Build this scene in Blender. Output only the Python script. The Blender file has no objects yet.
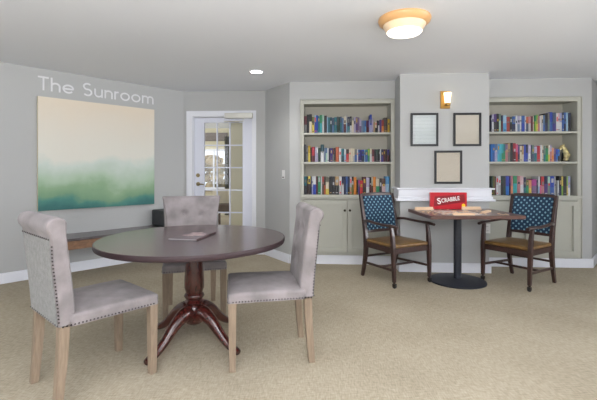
import bpy, bmesh, math, random
from mathutils import Vector, Matrix
random.seed(7)
C = bpy.context.scene.collection
A = math.radians(3.7)          # the back wall is turned this much to the camera
CA, SA = math.cos(A), math.sin(A)
F, CU, HZ, CH = 390.0, 298.5, 171.0, 1.242
H = 2.44
WY = 5.24                      # face of the bookcase wall
R = math.radians

def cw(x, y):                  # camera-aligned floor coordinates -> room coordinates
    return (x*CA - y*SA, x*SA + y*CA)
def X(u, wy=WY):               # where the ray of column u meets the plane y = wy
    k = (u-CU)/F; t = wy/(k*SA+CA)
    return t*(k*CA-SA)
def Z(u, v, wy=WY):
    k = (u-CU)/F; t = wy/(k*SA+CA)
    return CH-(v-HZ)/F*t

# ---------------------------------------------------------------- materials
def lin(c):
    c /= 255
    return c/12.92 if c <= .04045 else ((c+.055)/1.055)**2.4
def rgb(t): return (lin(t[0]), lin(t[1]), lin(t[2]), 1)
MATS = {}
def mat(name, col, rough=.5, metal=0, noise=0, nscale=20, bump=0, bscale=200, emit=0, coat=0, spec=.5, sheen=0):
    m = bpy.data.materials.new(name); m.use_nodes = True
    nt = m.node_tree; b = nt.nodes['Principled BSDF']
    b.inputs['Base Color'].default_value = rgb(col)
    b.inputs['Roughness'].default_value = rough; b.inputs['Metallic'].default_value = metal
    b.inputs['Coat Weight'].default_value = coat; b.inputs['Specular IOR Level'].default_value = spec
    b.inputs['Sheen Weight'].default_value = sheen
    if emit:
        b.inputs['Emission Color'].default_value = rgb(col); b.inputs['Emission Strength'].default_value = emit
    tc = nt.nodes.new('ShaderNodeTexCoord')
    if noise:
        n = nt.nodes.new('ShaderNodeTexNoise'); n.inputs['Scale'].default_value = nscale; n.inputs['Detail'].default_value = 4
        nt.links.new(tc.outputs['Object'], n.inputs['Vector'])
        r = nt.nodes.new('ShaderNodeValToRGB')
        r.color_ramp.elements[0].position = .3; r.color_ramp.elements[1].position = .7
        r.color_ramp.elements[0].color = rgb([max(0, c*(1-noise)) for c in col]); r.color_ramp.elements[1].color = rgb([min(255, c*(1+noise)) for c in col])
        nt.links.new(n.outputs['Fac'], r.inputs['Fac']); nt.links.new(r.outputs['Color'], b.inputs['Base Color'])
    if bump:
        n2 = nt.nodes.new('ShaderNodeTexNoise'); n2.inputs['Scale'].default_value = bscale
        nt.links.new(tc.outputs['Object'], n2.inputs['Vector'])
        bp = nt.nodes.new('ShaderNodeBump'); bp.inputs['Strength'].default_value = bump; bp.inputs['Distance'].default_value = .003
        nt.links.new(n2.outputs['Fac'], bp.inputs['Height']); nt.links.new(bp.outputs['Normal'], b.inputs['Normal'])
    MATS[name] = m
    return m
def wood(name, c1, c2, rough=.35, scale=(1, 12, 1), coat=.2):
    m = bpy.data.materials.new(name); m.use_nodes = True
    nt = m.node_tree; b = nt.nodes['Principled BSDF']; b.inputs['Roughness'].default_value = rough; b.inputs['Coat Weight'].default_value = coat
    b.inputs['Coat Roughness'].default_value = .15
    tc = nt.nodes.new('ShaderNodeTexCoord'); mp = nt.nodes.new('ShaderNodeMapping'); mp.inputs['Scale'].default_value = scale
    n = nt.nodes.new('ShaderNodeTexNoise'); n.inputs['Scale'].default_value = 9; n.inputs['Detail'].default_value = 6; n.inputs['Distortion'].default_value = .6
    r = nt.nodes.new('ShaderNodeValToRGB'); r.color_ramp.elements[0].position = .3; r.color_ramp.elements[1].position = .72
    r.color_ramp.elements[0].color = rgb(c1); r.color_ramp.elements[1].color = rgb(c2)
    nt.links.new(tc.outputs['Object'], mp.inputs['Vector']); nt.links.new(mp.outputs['Vector'], n.inputs['Vector'])
    nt.links.new(n.outputs['Fac'], r.inputs['Fac']); nt.links.new(r.outputs['Color'], b.inputs['Base Color'])
    return m

M_wall = mat('wall_paint', (175, 176, 176), .85, bump=.05, bscale=300)
M_wall2 = mat('wall_paint_chimney', (175, 176, 176), .85, bump=.05, bscale=300)
M_ceil = mat('ceiling_paint', (226, 229, 235), .9, bump=.05, bscale=250)
M_trim = mat('white_trim_paint', (222, 224, 231), .4)
M_door = mat('white_door_paint', (212, 215, 228), .35)
M_case = mat('greige_cabinet_paint', (176, 176, 166), .5)
M_caseback = mat('greige_back_panel', (176, 172, 160), .7)
M_beige = mat('beige_wall_paint', (205, 198, 170), .85)
M_silver = mat('brushed_silver', (216, 216, 218), .35, metal=.25)
M_nickel = mat('satin_nickel', (196, 194, 186), .35, metal=.5)
M_brass = mat('antique_brass', (150, 134, 100), .35, metal=.9)
M_bronze = mat('dark_bronze', (62, 52, 45), .35, metal=.8)
M_nail = mat('nailhead_metal', (60, 52, 52), .3, metal=.7)
M_gold = mat('gilded_metal', (168, 130, 66), .4, metal=.55)
M_tan = mat('amber_ring', (206, 160, 108), .4)
M_black = mat('black_powder_coat', (30, 34, 44), .45, noise=.12, nscale=60)
M_blackfr = mat('black_frame', (28, 29, 34), .35)
M_dark = mat('black_vinyl', (44, 46, 50), .5, noise=.15, nscale=30)
M_rubber = mat('black_rubber', (25, 25, 26), .6)
M_oak = wood('washed_oak', (122, 105, 88), (142, 124, 105), .55, (12, 12, 1.2), 0)
M_mahog = wood('mahogany', (58, 22, 19), (72, 28, 23), .25, (6, 6, 2), .5)
M_darkwood = wood('espresso_wood', (44, 27, 25), (66, 42, 38), .32, (8, 8, 2), .3)
M_tabletop = wood('dark_tabletop', (68, 50, 52), (78, 60, 61), .2, (1, 14, 1), .2)
M_tabletop.node_tree.nodes['Principled BSDF'].inputs['Coat Roughness'].default_value = .25
M_cafetop = wood('walnut_laminate', (82, 58, 54), (112, 84, 76), .3, (1, 14, 1), .2)
M_benchtop = wood('grey_brown_bench_top', (70, 63, 66), (88, 80, 82), .3, (3, 14, 1), .3)
M_benchwood = wood('brown_bench_wood', (110, 80, 58), (140, 104, 76), .45, (2, 12, 6), .1)
M_velvet = mat('grey_velvet', (130, 123, 124), .8, noise=.14, nscale=7, sheen=.1)
M_linen = mat('grey_linen', (114, 113, 112), .9, noise=.1, nscale=40, bump=.3, bscale=500, sheen=.2)
M_leather = mat('tan_leather', (116, 88, 50), .3, noise=.12, nscale=12, bump=.1, bscale=150)
M_paper = mat('cream_paper', (222, 214, 196), .8)
M_page = mat('book_pages', (222, 214, 198), .9)
M_tile = mat('light_wood_tile', (226, 196, 164), .5)
M_red = mat('red_card', (196, 22, 40), .35)
M_darkred = mat('dark_red_card', (138, 14, 30), .35)
M_white = mat('white_print', (245, 240, 236), .5)
M_yellow = mat('yellow_print', (250, 205, 20), .5)
M_redp = mat('red_tape', (196, 60, 60), .5)
M_socket = mat('socket_slots', (80, 80, 82), .5)
M_switch = mat('switch_plate', (232, 232, 230), .4)
M_dim = mat('canvas_edge', (214, 204, 178), .8)
M_bulb = mat('lit_downlight_lens', (255, 250, 245), .4, emit=14)
M_bowl = mat('lit_frosted_bowl', (255, 246, 232), .4, emit=1.5)
M_shade = mat('lit_frosted_shade', (255, 232, 190), .4, emit=1.6)
M_grass = mat('lawn', (110, 130, 70), .9, noise=.3, nscale=3)
M_leaf = mat('autumn_leaves', (150, 150, 84), .8, noise=.3, nscale=2)
M_leaf2 = mat('russet_leaves', (160, 140, 104), .8, noise=.3, nscale=2)
M_blind = mat('taupe_blind', (126, 116, 110), .8)
M_curtain = mat('dark_olive_curtain', (70, 68, 54), .9, noise=.2, nscale=8)
M_cream = mat('cream_upholstery', (224, 214, 190), .8)
M_brown = mat('brown_leather', (70, 52, 44), .5)

def glass(name='clear_glass', refl=.08):
    m = bpy.data.materials.new(name); m.use_nodes = True; nt = m.node_tree
    nt.nodes.remove(nt.nodes['Principled BSDF'])
    t = nt.nodes.new('ShaderNodeBsdfTransparent'); g = nt.nodes.new('ShaderNodeBsdfGlossy'); g.inputs['Roughness'].default_value = .02
    fr = nt.nodes.new('ShaderNodeFresnel'); fr.inputs['IOR'].default_value = 1.45
    mx = nt.nodes.new('ShaderNodeMixShader'); out = nt.nodes['Material Output']
    nt.links.new(fr.outputs[0], mx.inputs[0]); nt.links.new(t.outputs[0], mx.inputs[1]); nt.links.new(g.outputs[0], mx.inputs[2]); nt.links.new(mx.outputs[0], out.inputs[0])
    return m
M_glass = glass()

def carpet():
    m = bpy.data.materials.new('tan_loop_carpet'); m.use_nodes = True; nt = m.node_tree; b = nt.nodes['Principled BSDF']
    b.inputs['Roughness'].default_value = 1; b.inputs['Specular IOR Level'].default_value = .1
    tc = nt.nodes.new('ShaderNodeTexCoord')
    def noise(s, sc=(1, 1, 1), d=3, rot=0):
        mp = nt.nodes.new('ShaderNodeMapping'); mp.inputs['Scale'].default_value = sc; mp.inputs['Rotation'].default_value = (0, 0, rot)
        n = nt.nodes.new('ShaderNodeTexNoise'); n.inputs['Scale'].default_value = s; n.inputs['Detail'].default_value = d
        nt.links.new(tc.outputs['Object'], mp.inputs['Vector']); nt.links.new(mp.outputs['Vector'], n.inputs['Vector']); return n
    a = noise(1.6); bb = noise(22, (1, 6, 1), 2, .5); c = noise(22, (6, 1, 1), 2, .5)
    def madd(x, k, y):
        q = nt.nodes.new('ShaderNodeMath'); q.operation = 'MULTIPLY_ADD'; q.inputs[1].default_value = k
        nt.links.new(x, q.inputs[0])
        if isinstance(y, float): q.inputs[2].default_value = y
        else: nt.links.new(y, q.inputs[2])
        return q.outputs[0]
    s = madd(c.outputs['Fac'], .4, madd(bb.outputs['Fac'], .4, madd(a.outputs['Fac'], .25, 0.0)))
    r = nt.nodes.new('ShaderNodeValToRGB'); e = r.color_ramp.elements
    e[0].position = .36; e[0].color = rgb((141, 131, 113)); e[1].position = .7; e[1].color = rgb((183, 173, 154))
    nt.links.new(s, r.inputs['Fac']); nt.links.new(r.outputs['Color'], b.inputs['Base Color'])
    bp = nt.nodes.new('ShaderNodeBump'); bp.inputs['Strength'].default_value = .5; bp.inputs['Distance'].default_value = .006
    nt.links.new(s, bp.inputs['Height']); nt.links.new(bp.outputs['Normal'], b.inputs['Normal'])
    return m
M_carpet = carpet()

def dotted():
    m = bpy.data.materials.new('navy_dotted_fabric'); m.use_nodes = True; nt = m.node_tree; b = nt.nodes['Principled BSDF']; b.inputs['Roughness'].default_value = .8
    tc = nt.nodes.new('ShaderNodeTexCoord'); sp = nt.nodes.new('ShaderNodeSeparateXYZ'); nt.links.new(tc.outputs['Object'], sp.inputs[0])
    def mth(op, x, y=None):
        q = nt.nodes.new('ShaderNodeMath'); q.operation = op
        for i, w in enumerate((x, y)):
            if w is None: continue
            if isinstance(w, (int, float)): q.inputs[i].default_value = w
            else: nt.links.new(w, q.inputs[i])
        return q.outputs[0]
    cx = mth('COSINE', mth('MULTIPLY', sp.outputs['X'], 2*math.pi/.062)); cz = mth('COSINE', mth('MULTIPLY', sp.outputs['Z'], 2*math.pi/.062))
    g = mth('GREATER_THAN', mth('MULTIPLY', cx, cz), .5)
    nz = nt.nodes.new('ShaderNodeTexNoise'); nz.inputs['Scale'].default_value = 120
    mx = nt.nodes.new('ShaderNodeMix'); mx.data_type = 'RGBA'
    mx.inputs[6].default_value = rgb((20, 52, 80)); mx.inputs[7].default_value = rgb((124, 166, 184))
    nt.links.new(g, mx.inputs[0]); nt.links.new(mx.outputs[2], b.inputs['Base Color'])
    return m
M_dots = dotted()

def landscape():
    m = bpy.data.materials.new('misty_landscape_painting'); m.use_nodes = True; nt = m.node_tree; b = nt.nodes['Principled BSDF']; b.inputs['Roughness'].default_value = .6
    tc = nt.nodes.new('ShaderNodeTexCoord'); sp = nt.nodes.new('ShaderNodeSeparateXYZ'); nt.links.new(tc.outputs['Generated'], sp.inputs[0])
    n = nt.nodes.new('ShaderNodeTexNoise'); n.inputs['Scale'].default_value = 2.6; n.inputs['Detail'].default_value = 5
    nt.links.new(tc.outputs['Generated'], n.inputs['Vector'])
    q = nt.nodes.new('ShaderNodeMath'); q.operation = 'MULTIPLY_ADD'; q.inputs[1].default_value = .42
    q2 = nt.nodes.new('ShaderNodeMath'); q2.operation = 'SUBTRACT'; q2.inputs[1].default_value = .22
    nt.links.new(sp.outputs['Z'], q2.inputs[0]); nt.links.new(n.outputs['Fac'], q.inputs[0]); nt.links.new(q2.outputs[0], q.inputs[2])
    r = nt.nodes.new('ShaderNodeValToRGB'); cr = r.color_ramp
    stops = [(0, (46, 104, 102)), (.06, (66, 126, 116)), (.11, (112, 148, 116)), (.2, (132, 162, 128)), (.27, (164, 186, 162)), (.33, (178, 194, 180)), (.40, (194, 204, 196)), (.46, (212, 210, 200)), (.75, (214, 207, 194)), (1, (216, 204, 186))]
    cr.elements[0].position, cr.elements[0].color = stops[0][0], rgb(stops[0][1]); cr.elements[1].position, cr.elements[1].color = 1, rgb(stops[-1][1])
    for p, c in stops[1:-1]:
        e = cr.elements.new(p); e.color = rgb(c)
    nt.links.new(q.outputs[0], r.inputs['Fac']); nt.links.new(r.outputs['Color'], b.inputs['Base Color'])
    return m
M_art = landscape()

def textpage(name, base, ink, n=26):
    m = bpy.data.materials.new(name); m.use_nodes = True; nt = m.node_tree; b = nt.nodes['Principled BSDF']; b.inputs['Roughness'].default_value = .7
    tc = nt.nodes.new('ShaderNodeTexCoord'); w = nt.nodes.new('ShaderNodeTexWave'); w.bands_direction = 'Z'; w.inputs['Scale'].default_value = n/6.28*2; w.inputs['Distortion'].default_value = .3
    nz = nt.nodes.new('ShaderNodeTexNoise'); nz.inputs['Scale'].default_value = 14
    mp = nt.nodes.new('ShaderNodeMapping'); mp.inputs['Scale'].default_value = (6, 1, 2)
    nt.links.new(tc.outputs['Generated'], w.inputs['Vector']); nt.links.new(tc.outputs['Generated'], mp.inputs['Vector']); nt.links.new(mp.outputs['Vector'], nz.inputs['Vector'])
    g = nt.nodes.new('ShaderNodeMath'); g.operation = 'GREATER_THAN'; g.inputs[1].default_value = .7; nt.links.new(w.outputs['Fac'], g.inputs[0])
    g2 = nt.nodes.new('ShaderNodeMath'); g2.operation = 'GREATER_THAN'; g2.inputs[1].default_value = .5; nt.links.new(nz.outputs['Fac'], g2.inputs[0])
    k = nt.nodes.new('ShaderNodeMath'); k.operation = 'MULTIPLY'; nt.links.new(g.outputs[0], k.inputs[0]); nt.links.new(g2.outputs[0], k.inputs[1])
    mx = nt.nodes.new('ShaderNodeMix'); mx.data_type = 'RGBA'; mx.inputs[6].default_value = rgb(base); mx.inputs[7].default_value = rgb(ink)
    nt.links.new(k.outputs[0], mx.inputs[0]); nt.links.new(mx.outputs[2], b.inputs['Base Color'])
    return m
M_page1 = textpage('document_cool', (212, 220, 222), (200, 209, 210), 8)  # pale blue of the glass reflection put into the page colour
M_page2 = textpage('document_tan', (214, 208, 196), (188, 176, 158))
M_page3 = textpage('document_cream', (216, 208, 194), (184, 172, 156))

def boardmat():
    m = bpy.data.materials.new('game_board_squares'); m.use_nodes = True; nt = m.node_tree; b = nt.nodes['Principled BSDF']; b.inputs['Roughness'].default_value = .4
    tc = nt.nodes.new('ShaderNodeTexCoord'); mp = nt.nodes.new('ShaderNodeMapping'); mp.inputs['Scale'].default_value = (15, 15, 1)
    v = nt.nodes.new('ShaderNodeTexVoronoi'); v.inputs['Scale'].default_value = 1; v.inputs['Randomness'].default_value = 0
    nt.links.new(tc.outputs['Generated'], mp.inputs['Vector']); nt.links.new(mp.outputs['Vector'], v.inputs['Vector'])
    w = nt.nodes.new('ShaderNodeTexWhiteNoise'); nt.links.new(v.outputs['Position'], w.inputs['Vector'])
    r = nt.nodes.new('ShaderNodeValToRGB'); cr = r.color_ramp; cr.interpolation = 'CONSTANT'
    cr.elements[0].color = rgb((218, 204, 192)); cr.elements[1].position = .74; cr.elements[1].color = rgb((196, 120, 112))
    e = cr.elements.new(.84); e.color = rgb((150, 60, 62)); e = cr.elements.new(.92); e.color = rgb((128, 150, 170))
    nt.links.new(w.outputs['Value'], r.inputs['Fac']); nt.links.new(r.outputs['Color'], b.inputs['Base Color'])
    return m
M_board = boardmat()

# ---------------------------------------------------------------- mesh helpers
class MB:
    def __init__(s): s.bm = bmesh.new()
    def face(s, vs, m=0):
        try: f = s.bm.faces.new(vs); f.material_index = m; return f
        except ValueError: return None
    def hexa(s, p, m=0):            # p: 4 bottom (ccw) + 4 top
        v = [s.bm.verts.new(q) for q in p]
        for a in ((3, 2, 1, 0), (4, 5, 6, 7), (0, 1, 5, 4), (1, 2, 6, 5), (2, 3, 7, 6), (3, 0, 4, 7)): s.face([v[i] for i in a], m)
        return s
    def box(s, x0, x1, y0, y1, z0, z1, m=0):
        return s.hexa([(x0, y0, z0), (x1, y0, z0), (x1, y1, z0), (x0, y1, z0), (x0, y0, z1), (x1, y0, z1), (x1, y1, z1), (x0, y1, z1)], m)
    def obox(s, o, ex, ey, a0, a1, b0, b1, z0, z1, m=0):   # box in a turned 2D frame
        P = lambda a, b, z: (o[0]+ex[0]*a+ey[0]*b, o[1]+ex[1]*a+ey[1]*b, z)
        return s.hexa([P(a0, b0, z0), P(a1, b0, z0), P(a1, b1, z0), P(a0, b1, z0), P(a0, b0, z1), P(a1, b0, z1), P(a1, b1, z1), P(a0, b1, z1)], m)
    def prism(s, pts, z0, z1, m=0):
        a = [s.bm.verts.new((x, y, z0)) for x, y in pts]; b = [s.bm.verts.new((x, y, z1)) for x, y in pts]
        n = len(pts); s.face(a[::-1], m); s.face(b, m)
        for i in range(n): s.face([a[i], a[(i+1) % n], b[(i+1) % n], b[i]], m)
        return s
    def rings(s, rings, m=0, cap=True, closed=True):
        vs = [[s.bm.verts.new(p) for p in r] for r in rings]; n = len(rings[0])
        for a, b in zip(vs, vs[1:]):
            for i in range(n if closed else n-1): s.face([a[i], a[(i+1) % n], b[(i+1) % n], b[i]], m)
        if cap: s.face(vs[0][::-1], m); s.face(vs[-1], m)
        return s
    def lathe(s, prof, n=28, c=(0, 0, 0), m=0, axis='z', cap=True):
        rs = []
        for r, h in prof:
            ring = []
            for i in range(n):
                t = 2*math.pi*i/n; x, y = r*math.cos(t), r*math.sin(t)
                p = (x, y, h) if axis == 'z' else ((x, h, y) if axis == 'y' else (h, x, y))
                ring.append((c[0]+p[0], c[1]+p[1], c[2]+p[2]))
            rs.append(ring)
        return s.rings(rs, m, cap)
    def tube(s, pts, rad, n=12, m=0, up=(0, 0, 1), square=False):
        pts = [Vector(p) for p in pts]; rs = []
        for i, p in enumerate(pts):
            d = (pts[min(i+1, len(pts)-1)]-pts[max(i-1, 0)]).normalized()
            u = Vector(up); 
            if abs(d.dot(u)) > .95: u = Vector((0, 1, 0)) if abs(d.y) < .9 else Vector((1, 0, 0))
            a = d.cross(u).normalized(); b = a.cross(d).normalized()
            r = rad[i] if isinstance(rad, (list, tuple)) and isinstance(rad[0], (list, tuple)) else ((rad[i], rad[i]) if isinstance(rad, list) else ((rad, rad) if not isinstance(rad, tuple) else rad))
            if square: ring = [p+a*r[0]*sx+b*r[1]*sy for sx, sy in ((-1, -1), (1, -1), (1, 1), (-1, 1))]
            else: ring = [p+a*r[0]*math.cos(2*math.pi*k/n)+b*r[1]*math.sin(2*math.pi*k/n) for k in range(n)]
            rs.append(ring)
        return s.rings(rs, m)
    def build(s, name, mats, parent=None, smooth=False, bevel=0, seg=2, sub=0, loc=None, rotz=0, ang=35):
        me = bpy.data.meshes.new(name); bmesh.ops.recalc_face_normals(s.bm, faces=s.bm.faces); s.bm.to_mesh(me); s.bm.free()
        for m in (mats if isinstance(mats, (list, tuple)) else [mats]): me.materials.append(m)
        o = bpy.data.objects.new(name, me); C.objects.link(o)
        if smooth:
            for p in me.polygons: p.use_smooth = True
            me.set_sharp_from_angle(angle=R(ang))
        if bevel:
            b = o.modifiers.new('bevel', 'BEVEL'); b.width = bevel; b.segments = seg; b.limit_method = 'ANGLE'; b.angle_limit = R(38)
        if sub:
            q = o.modifiers.new('sub', 'SUBSURF'); q.levels = sub; q.render_levels = sub
        if parent: o.parent = parent
        if loc: o.location = loc
        if rotz: o.rotation_euler = (0, 0, rotz)
        return o

def tag(o, label=None, cat=None, group=None, kind=None):
    if label: o['label'] = label
    if cat: o['category'] = cat
    if group: o['group'] = group
    if kind: o['kind'] = kind
    return o
def thing(name, label, cat, loc=(0, 0, 0), rotz=0, group=None):
    o = bpy.data.objects.new(name, None); C.objects.link(o); o.empty_display_size = .1
    o.location = loc; o.rotation_euler = (0, 0, rotz)
    return tag(o, label, cat, group)
def struct(o): o['kind'] = 'structure'; return o
def copy_tree(o, parent=None):
    c = o.copy(); C.objects.link(c)
    if parent: c.parent = parent
    for ch in list(o.children): copy_tree(ch, c)
    return c
def bez(p, n=8):                # smooth path through points (Catmull-Rom)
    p = [Vector(q) for q in p]; q = [p[0]*2-p[1]]+p+[p[-1]*2-p[-2]]; out = []
    for i in range(1, len(q)-2):
        for k in range(n):
            t = k/n; a, b, c, d = q[i-1], q[i], q[i+1], q[i+2]
            out.append(.5*((2*b)+(c-a)*t+(2*a-5*b+4*c-d)*t*t+(3*b-a-3*c+d)*t**3))
    out.append(p[-1]); return out
def lerpn(vals, n=8):
    out = []
    for a, b in zip(vals, vals[1:]):
        for k in range(n): out.append(a+(b-a)*k/n)
    out.append(vals[-1]); return out

# ---------------------------------------------------------------- the room
LP = (-3.55, 4.066); LE = (.6445, .7647); LN = (.7647, -.6445)      # left wall: point, along, inward
K1 = (-2.114, 5.77); K2 = (-.871, 5.77); K3 = (-.459, 5.24); K4 = (3.432, 5.24); K5 = (4.15, 6.1)
def L(s, off, z): return (LP[0]+LE[0]*s+LN[0]*off, LP[1]+LE[1]*s+LN[1]*off, z)
LC = math.hypot(K1[0]-LP[0], K1[1]-LP[1])
S0 = -4.6; L0 = L(S0, 0, 0)
T = .12
struct(MB().prism([(-6.8, -3.2), (6.2, -3.2), (6.2, 6.4), (3.5, 6.4), (3.5, 5.9), (-.8, 5.9), (-.8, 5.88), (-2.3, 5.88), (-6.8, .9)], -.1, 0).build('floor', M_carpet))
struct(MB().box(-7, 6.4, -3.4, 5.89, H, H+.1).box(3.4, 6.4, 5.89, 6.5, H, H+.1).build('ceiling', M_ceil))
struct(MB().obox(LP, LE, LN, S0-.1, LC+.05, -T, 0, 0, H).build('wall_left', M_wall))

# door wall with opening
DY = 5.77
dx0, dx1 = X(192.7, DY), X(252.6, DY); dz1 = Z(222, 116.3, DY)
w = MB().box(K1[0]-.1, dx0, DY, DY+T, 0, H).box(dx1, K2[0]+.12, DY, DY+T, 0, H).box(dx0, dx1, DY, DY+T, dz1, H)
struct(w.build('wall_door', M_wall))
# angled wall
def along(p, q):
    d = Vector((q[0]-p[0], q[1]-p[1])); l = d.length; d /= l
    return (d.x, d.y), (d.y, -d.x), l
AE, AN, AL = along(K2, K3)
struct(MB().prism([K2, K3, (K3[0]+.04, K3[1]+.16), (K2[0]+.14, K2[1]+.14)], 0, H).build('wall_corner', M_wall))
# back wall around niches
nlx0, nlx1 = X(300.2), .943; nrx0, nrx1 = 2.014, X(582.0)
NZ = 2.205; ND = .36
CHX0, CHX1, CHY = .943, 2.014, 4.895
w = MB().box(K3[0]+.001, nlx0, WY, WY+ND, 0, H).box(nlx0, nlx1+.01, WY, WY+ND, NZ, H).box(nrx0-.01, nrx1, WY, WY+ND, NZ, H).box(nrx1, K4[0], WY, WY+.3, 0, H)
w.box(nlx0, nrx1, WY+ND, WY+ND+.05, 0, H)
struct(w.build('wall_back', M_wall))
struct(MB().box(CHX0, CHX1, CHY, WY+ND, 0, H).build('wall_chimney', M_wall2))
RE, RN, RL = along(K4, K5)
struct(MB().prism([K4, K5, (K5[0]-.1, K5[1]+.1), (K4[0], K4[1]+.3)], 0, H).build('wall_recess', M_wall))
struct(MB().box(K5[0]-.05, 6.2, 6.1, 6.2, 0, H).build('wall_far', M_wall))

# walls out of view, with unseen windows and lamps added to brighten the room
def windowed(name, horiz, fixed, a0, a1, wins, z0, z1, out, n0):
    m = MB(); xs = [a0]+[q for w_ in wins for q in w_]+[a1]
    def B(p, q, za, zb, f0=None, f1=None):
        f0 = fixed if f0 is None else f0; f1 = fixed+out*T if f1 is None else f1
        f0, f1 = min(f0, f1), max(f0, f1)
        return (p, q, f0, f1, za, zb) if horiz else (f0, f1, p, q, za, zb)
    for i in range(0, len(xs), 2): m.box(*B(xs[i], xs[i+1], 0, H))
    for p, q in wins: m.box(*B(p, q, 0, z0)); m.box(*B(p, q, z1, H))
    struct(m.build(name, M_wall))
    for k, (p, q) in enumerate(wins):
        f = MB(); t = .05; a, b = fixed+out*.02, fixed+out*.08
        for r in ((p, p+t, z0, z1), (q-t, q, z0, z1), (p+t, q-t, z0, z0+t), (p+t, q-t, z1-t, z1), ((p+q)/2-.02, (p+q)/2+.02, z0+t, z1-t)):
            f.box(*B(r[0], r[1], r[2], r[3], a, b))
        fr = struct(f.build(f'window_{n0+k}', M_trim))
        MB().box(*B(p+t, q-t, z0+t, z1-t, fixed+out*.045, fixed+out*.05)).build('window_pane', M_glass, fr)
        c = ((p+q)/2, fixed+out*.2, (z0+z1)/2) if horiz else (fixed+out*.2, (p+q)/2, (z0+z1)/2)
        ld = bpy.data.lights.new('window_daylight', 'AREA'); ld.shape = 'RECTANGLE'; ld.size = q-p; ld.size_y = z1-z0; ld.energy = WPOW*(q-p); ld.color = (.93, .96, 1)
        lo = bpy.data.objects.new('window_daylight', ld); C.objects.link(lo); lo.location = c
        d = Vector((0, -out, 0)) if horiz else Vector((-out, 0, 0))
        lo.rotation_euler = d.to_track_quat('-Z', 'Y').to_euler()
WPOW = 8
windowed('wall_behind', True, -3.0, -6.5, 6.1, [(-5.6, -3.6), (-2.9, -.6), (.2, 2.6)], .7, 2.2, -1, 2)
WPOW = 46
windowed('wall_right', False, 6.1, -3.0, 6.1, [(-2.2, .2), (1.0, 3.4)], .7, 2.2, 1, 6)
WPOW = 36
windowed('wall_side', False, -6.5, -3.1, .8, [(-2.7, .1)], .7, 2.2, -1, 8)

# baseboards
BH = .115; BT = .018
def base(name, p, q, n, e0=0, e1=0):
    e, _, l = along(p, q)
    m = MB().obox(p, e, n, -e0, l+e1, 0, BT, 0, BH-.02).obox(p, e, n, -e0, l+e1, 0, BT*.55, BH-.02, BH)
    return struct(m.build(name, M_trim))
base('baseboard_left', L(S0, 0, 0), K1, LN, 0, -.01)
base('baseboard_door', (X(256.6, DY), DY), K2, (0, -1), 0, -.012)
base('baseboard_door_hinge', K1, (X(186.2, DY), DY), (0, -1), -.02, 0)
base('baseboard_corner', K2, K3, (-math.sin(math.atan2(.53, .412)), -math.cos(math.atan2(.53, .412))), -.01, .0)
base('baseboard_back_left', K3, (CHX0, WY), (0, -1), -.005, -.02)
base('baseboard_chimney', (CHX0-BT, CHY), (CHX1+BT, CHY), (0, -1))
base('baseboard_chimney_left', (CHX0, CHY), (CHX0, WY-.002), (-1, 0))
base('baseboard_chimney_right', (CHX1, CHY), (CHX1, WY-.002), (1, 0))
base('baseboard_back_right', (CHX1+.02, WY), (K4[0], WY), (0, -1), -.0, .012)
base('baseboard_recess', K4, K5, RN, -.005, -.02)

# rail round the chimney breast
m = MB()
for off, z0, z1 in ((.022, .93, 1.016), (.05, 1.016, 1.034), (.034, .9, .93), (.055, .873, .9)):
    m.box(CHX0-off, CHX1+off, CHY-off, CHY, z0, z1); m.box(CHX0-off, CHX0, CHY, WY-.03, z0, z1); m.box(CHX1, CHX1+off, CHY, WY-.03, z0, z1)
struct(m.build('trim_1', M_trim, bevel=.004))

# door casing, door
cx0, cx1 = X(186.6, DY), X(256.2, DY); cz = Z(220, 110.9, DY)
m = MB()
for a, b in ((0, .014), (.014, .022)):
    i = 0 if a == 0 else .02
    m.box(cx0+i, dx0, DY-b, DY-a, 0, cz-i).box(dx1, cx1-i, DY-b, DY-a, 0, cz-i).box(dx0, dx1, DY-b, DY-a, dz1, cz-i)
m.box(dx0, dx0+.012, DY, DY+T, 0, dz1).box(dx1-.012, dx1, DY, DY+T, 0, dz1).box(dx0+.012, dx1-.012, DY, DY+T, dz1-.012, dz1)
struct(m.build('trim_2', M_trim, bevel=.003))
lx0, lx1 = dx0+.016, dx1-.016; lz1 = dz1-.018; ly0, ly1 = DY+.03, DY+.07
gx0, gx1 = X(204.3, ly0), X(242.6, ly0); gz1 = Z(222, 122.8, ly0); pane = (Z(222, 145.4, ly0)-Z(222, 212.7, ly0))/3; gz0 = gz1-5*pane
m = MB().box(lx0, gx0, ly0, ly1, .012, lz1).box(gx1, lx1, ly0, ly1, .012, lz1).box(gx0, gx1, ly0, ly1, .012, gz0).box(gx0, gx1, ly0, ly1, gz1, lz1)
door = struct(m.build('door_1', M_door))
m = MB()
for a, b, c, d in ((gx0-.02, gx0, gz0-.02, gz1+.02), (gx1, gx1+.02, gz0-.02, gz1+.02), (gx0, gx1, gz0-.02, gz0), (gx0, gx1, gz1, gz1+.02)): m.box(a, b, ly0-.008, ly0, c, d)
m.build('glazing_bead', M_door, door, bevel=.002)
m = MB(); pw = (gx1-gx0)/3
for i in (1, 2): m.box(gx0+i*pw-.009, gx0+i*pw+.009, ly0-.002, ly1-.01, gz0, gz1)
for j in range(1, 5): m.box(gx0, gx1, ly0-.003, ly1-.012, gz1-j*pane-.009, gz1-j*pane+.009)
m.build('glazing_bar', M_door, door)
MB().box(gx0, gx1, ly0+.018, ly0+.022, gz0, gz1).build('door_glass', M_glass, door)
kx, kz = X(198.3, ly0), Z(198, 184, ly0)
MB().lathe([(0, 0), (.03, 0), (.03, -.008), (.014, -.012), (.012, -.045), (0, -.045)], 20, (kx, ly0, kz), axis='y').tube([(kx, ly0-.04, kz), (kx+.05, ly0-.045, kz), (kx+.1, ly0-.04, kz-.006)], [.011, .009, .007]).build('door_handle', M_brass, door, smooth=True)
kz2 = Z(198, 175.3, ly0)
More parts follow.
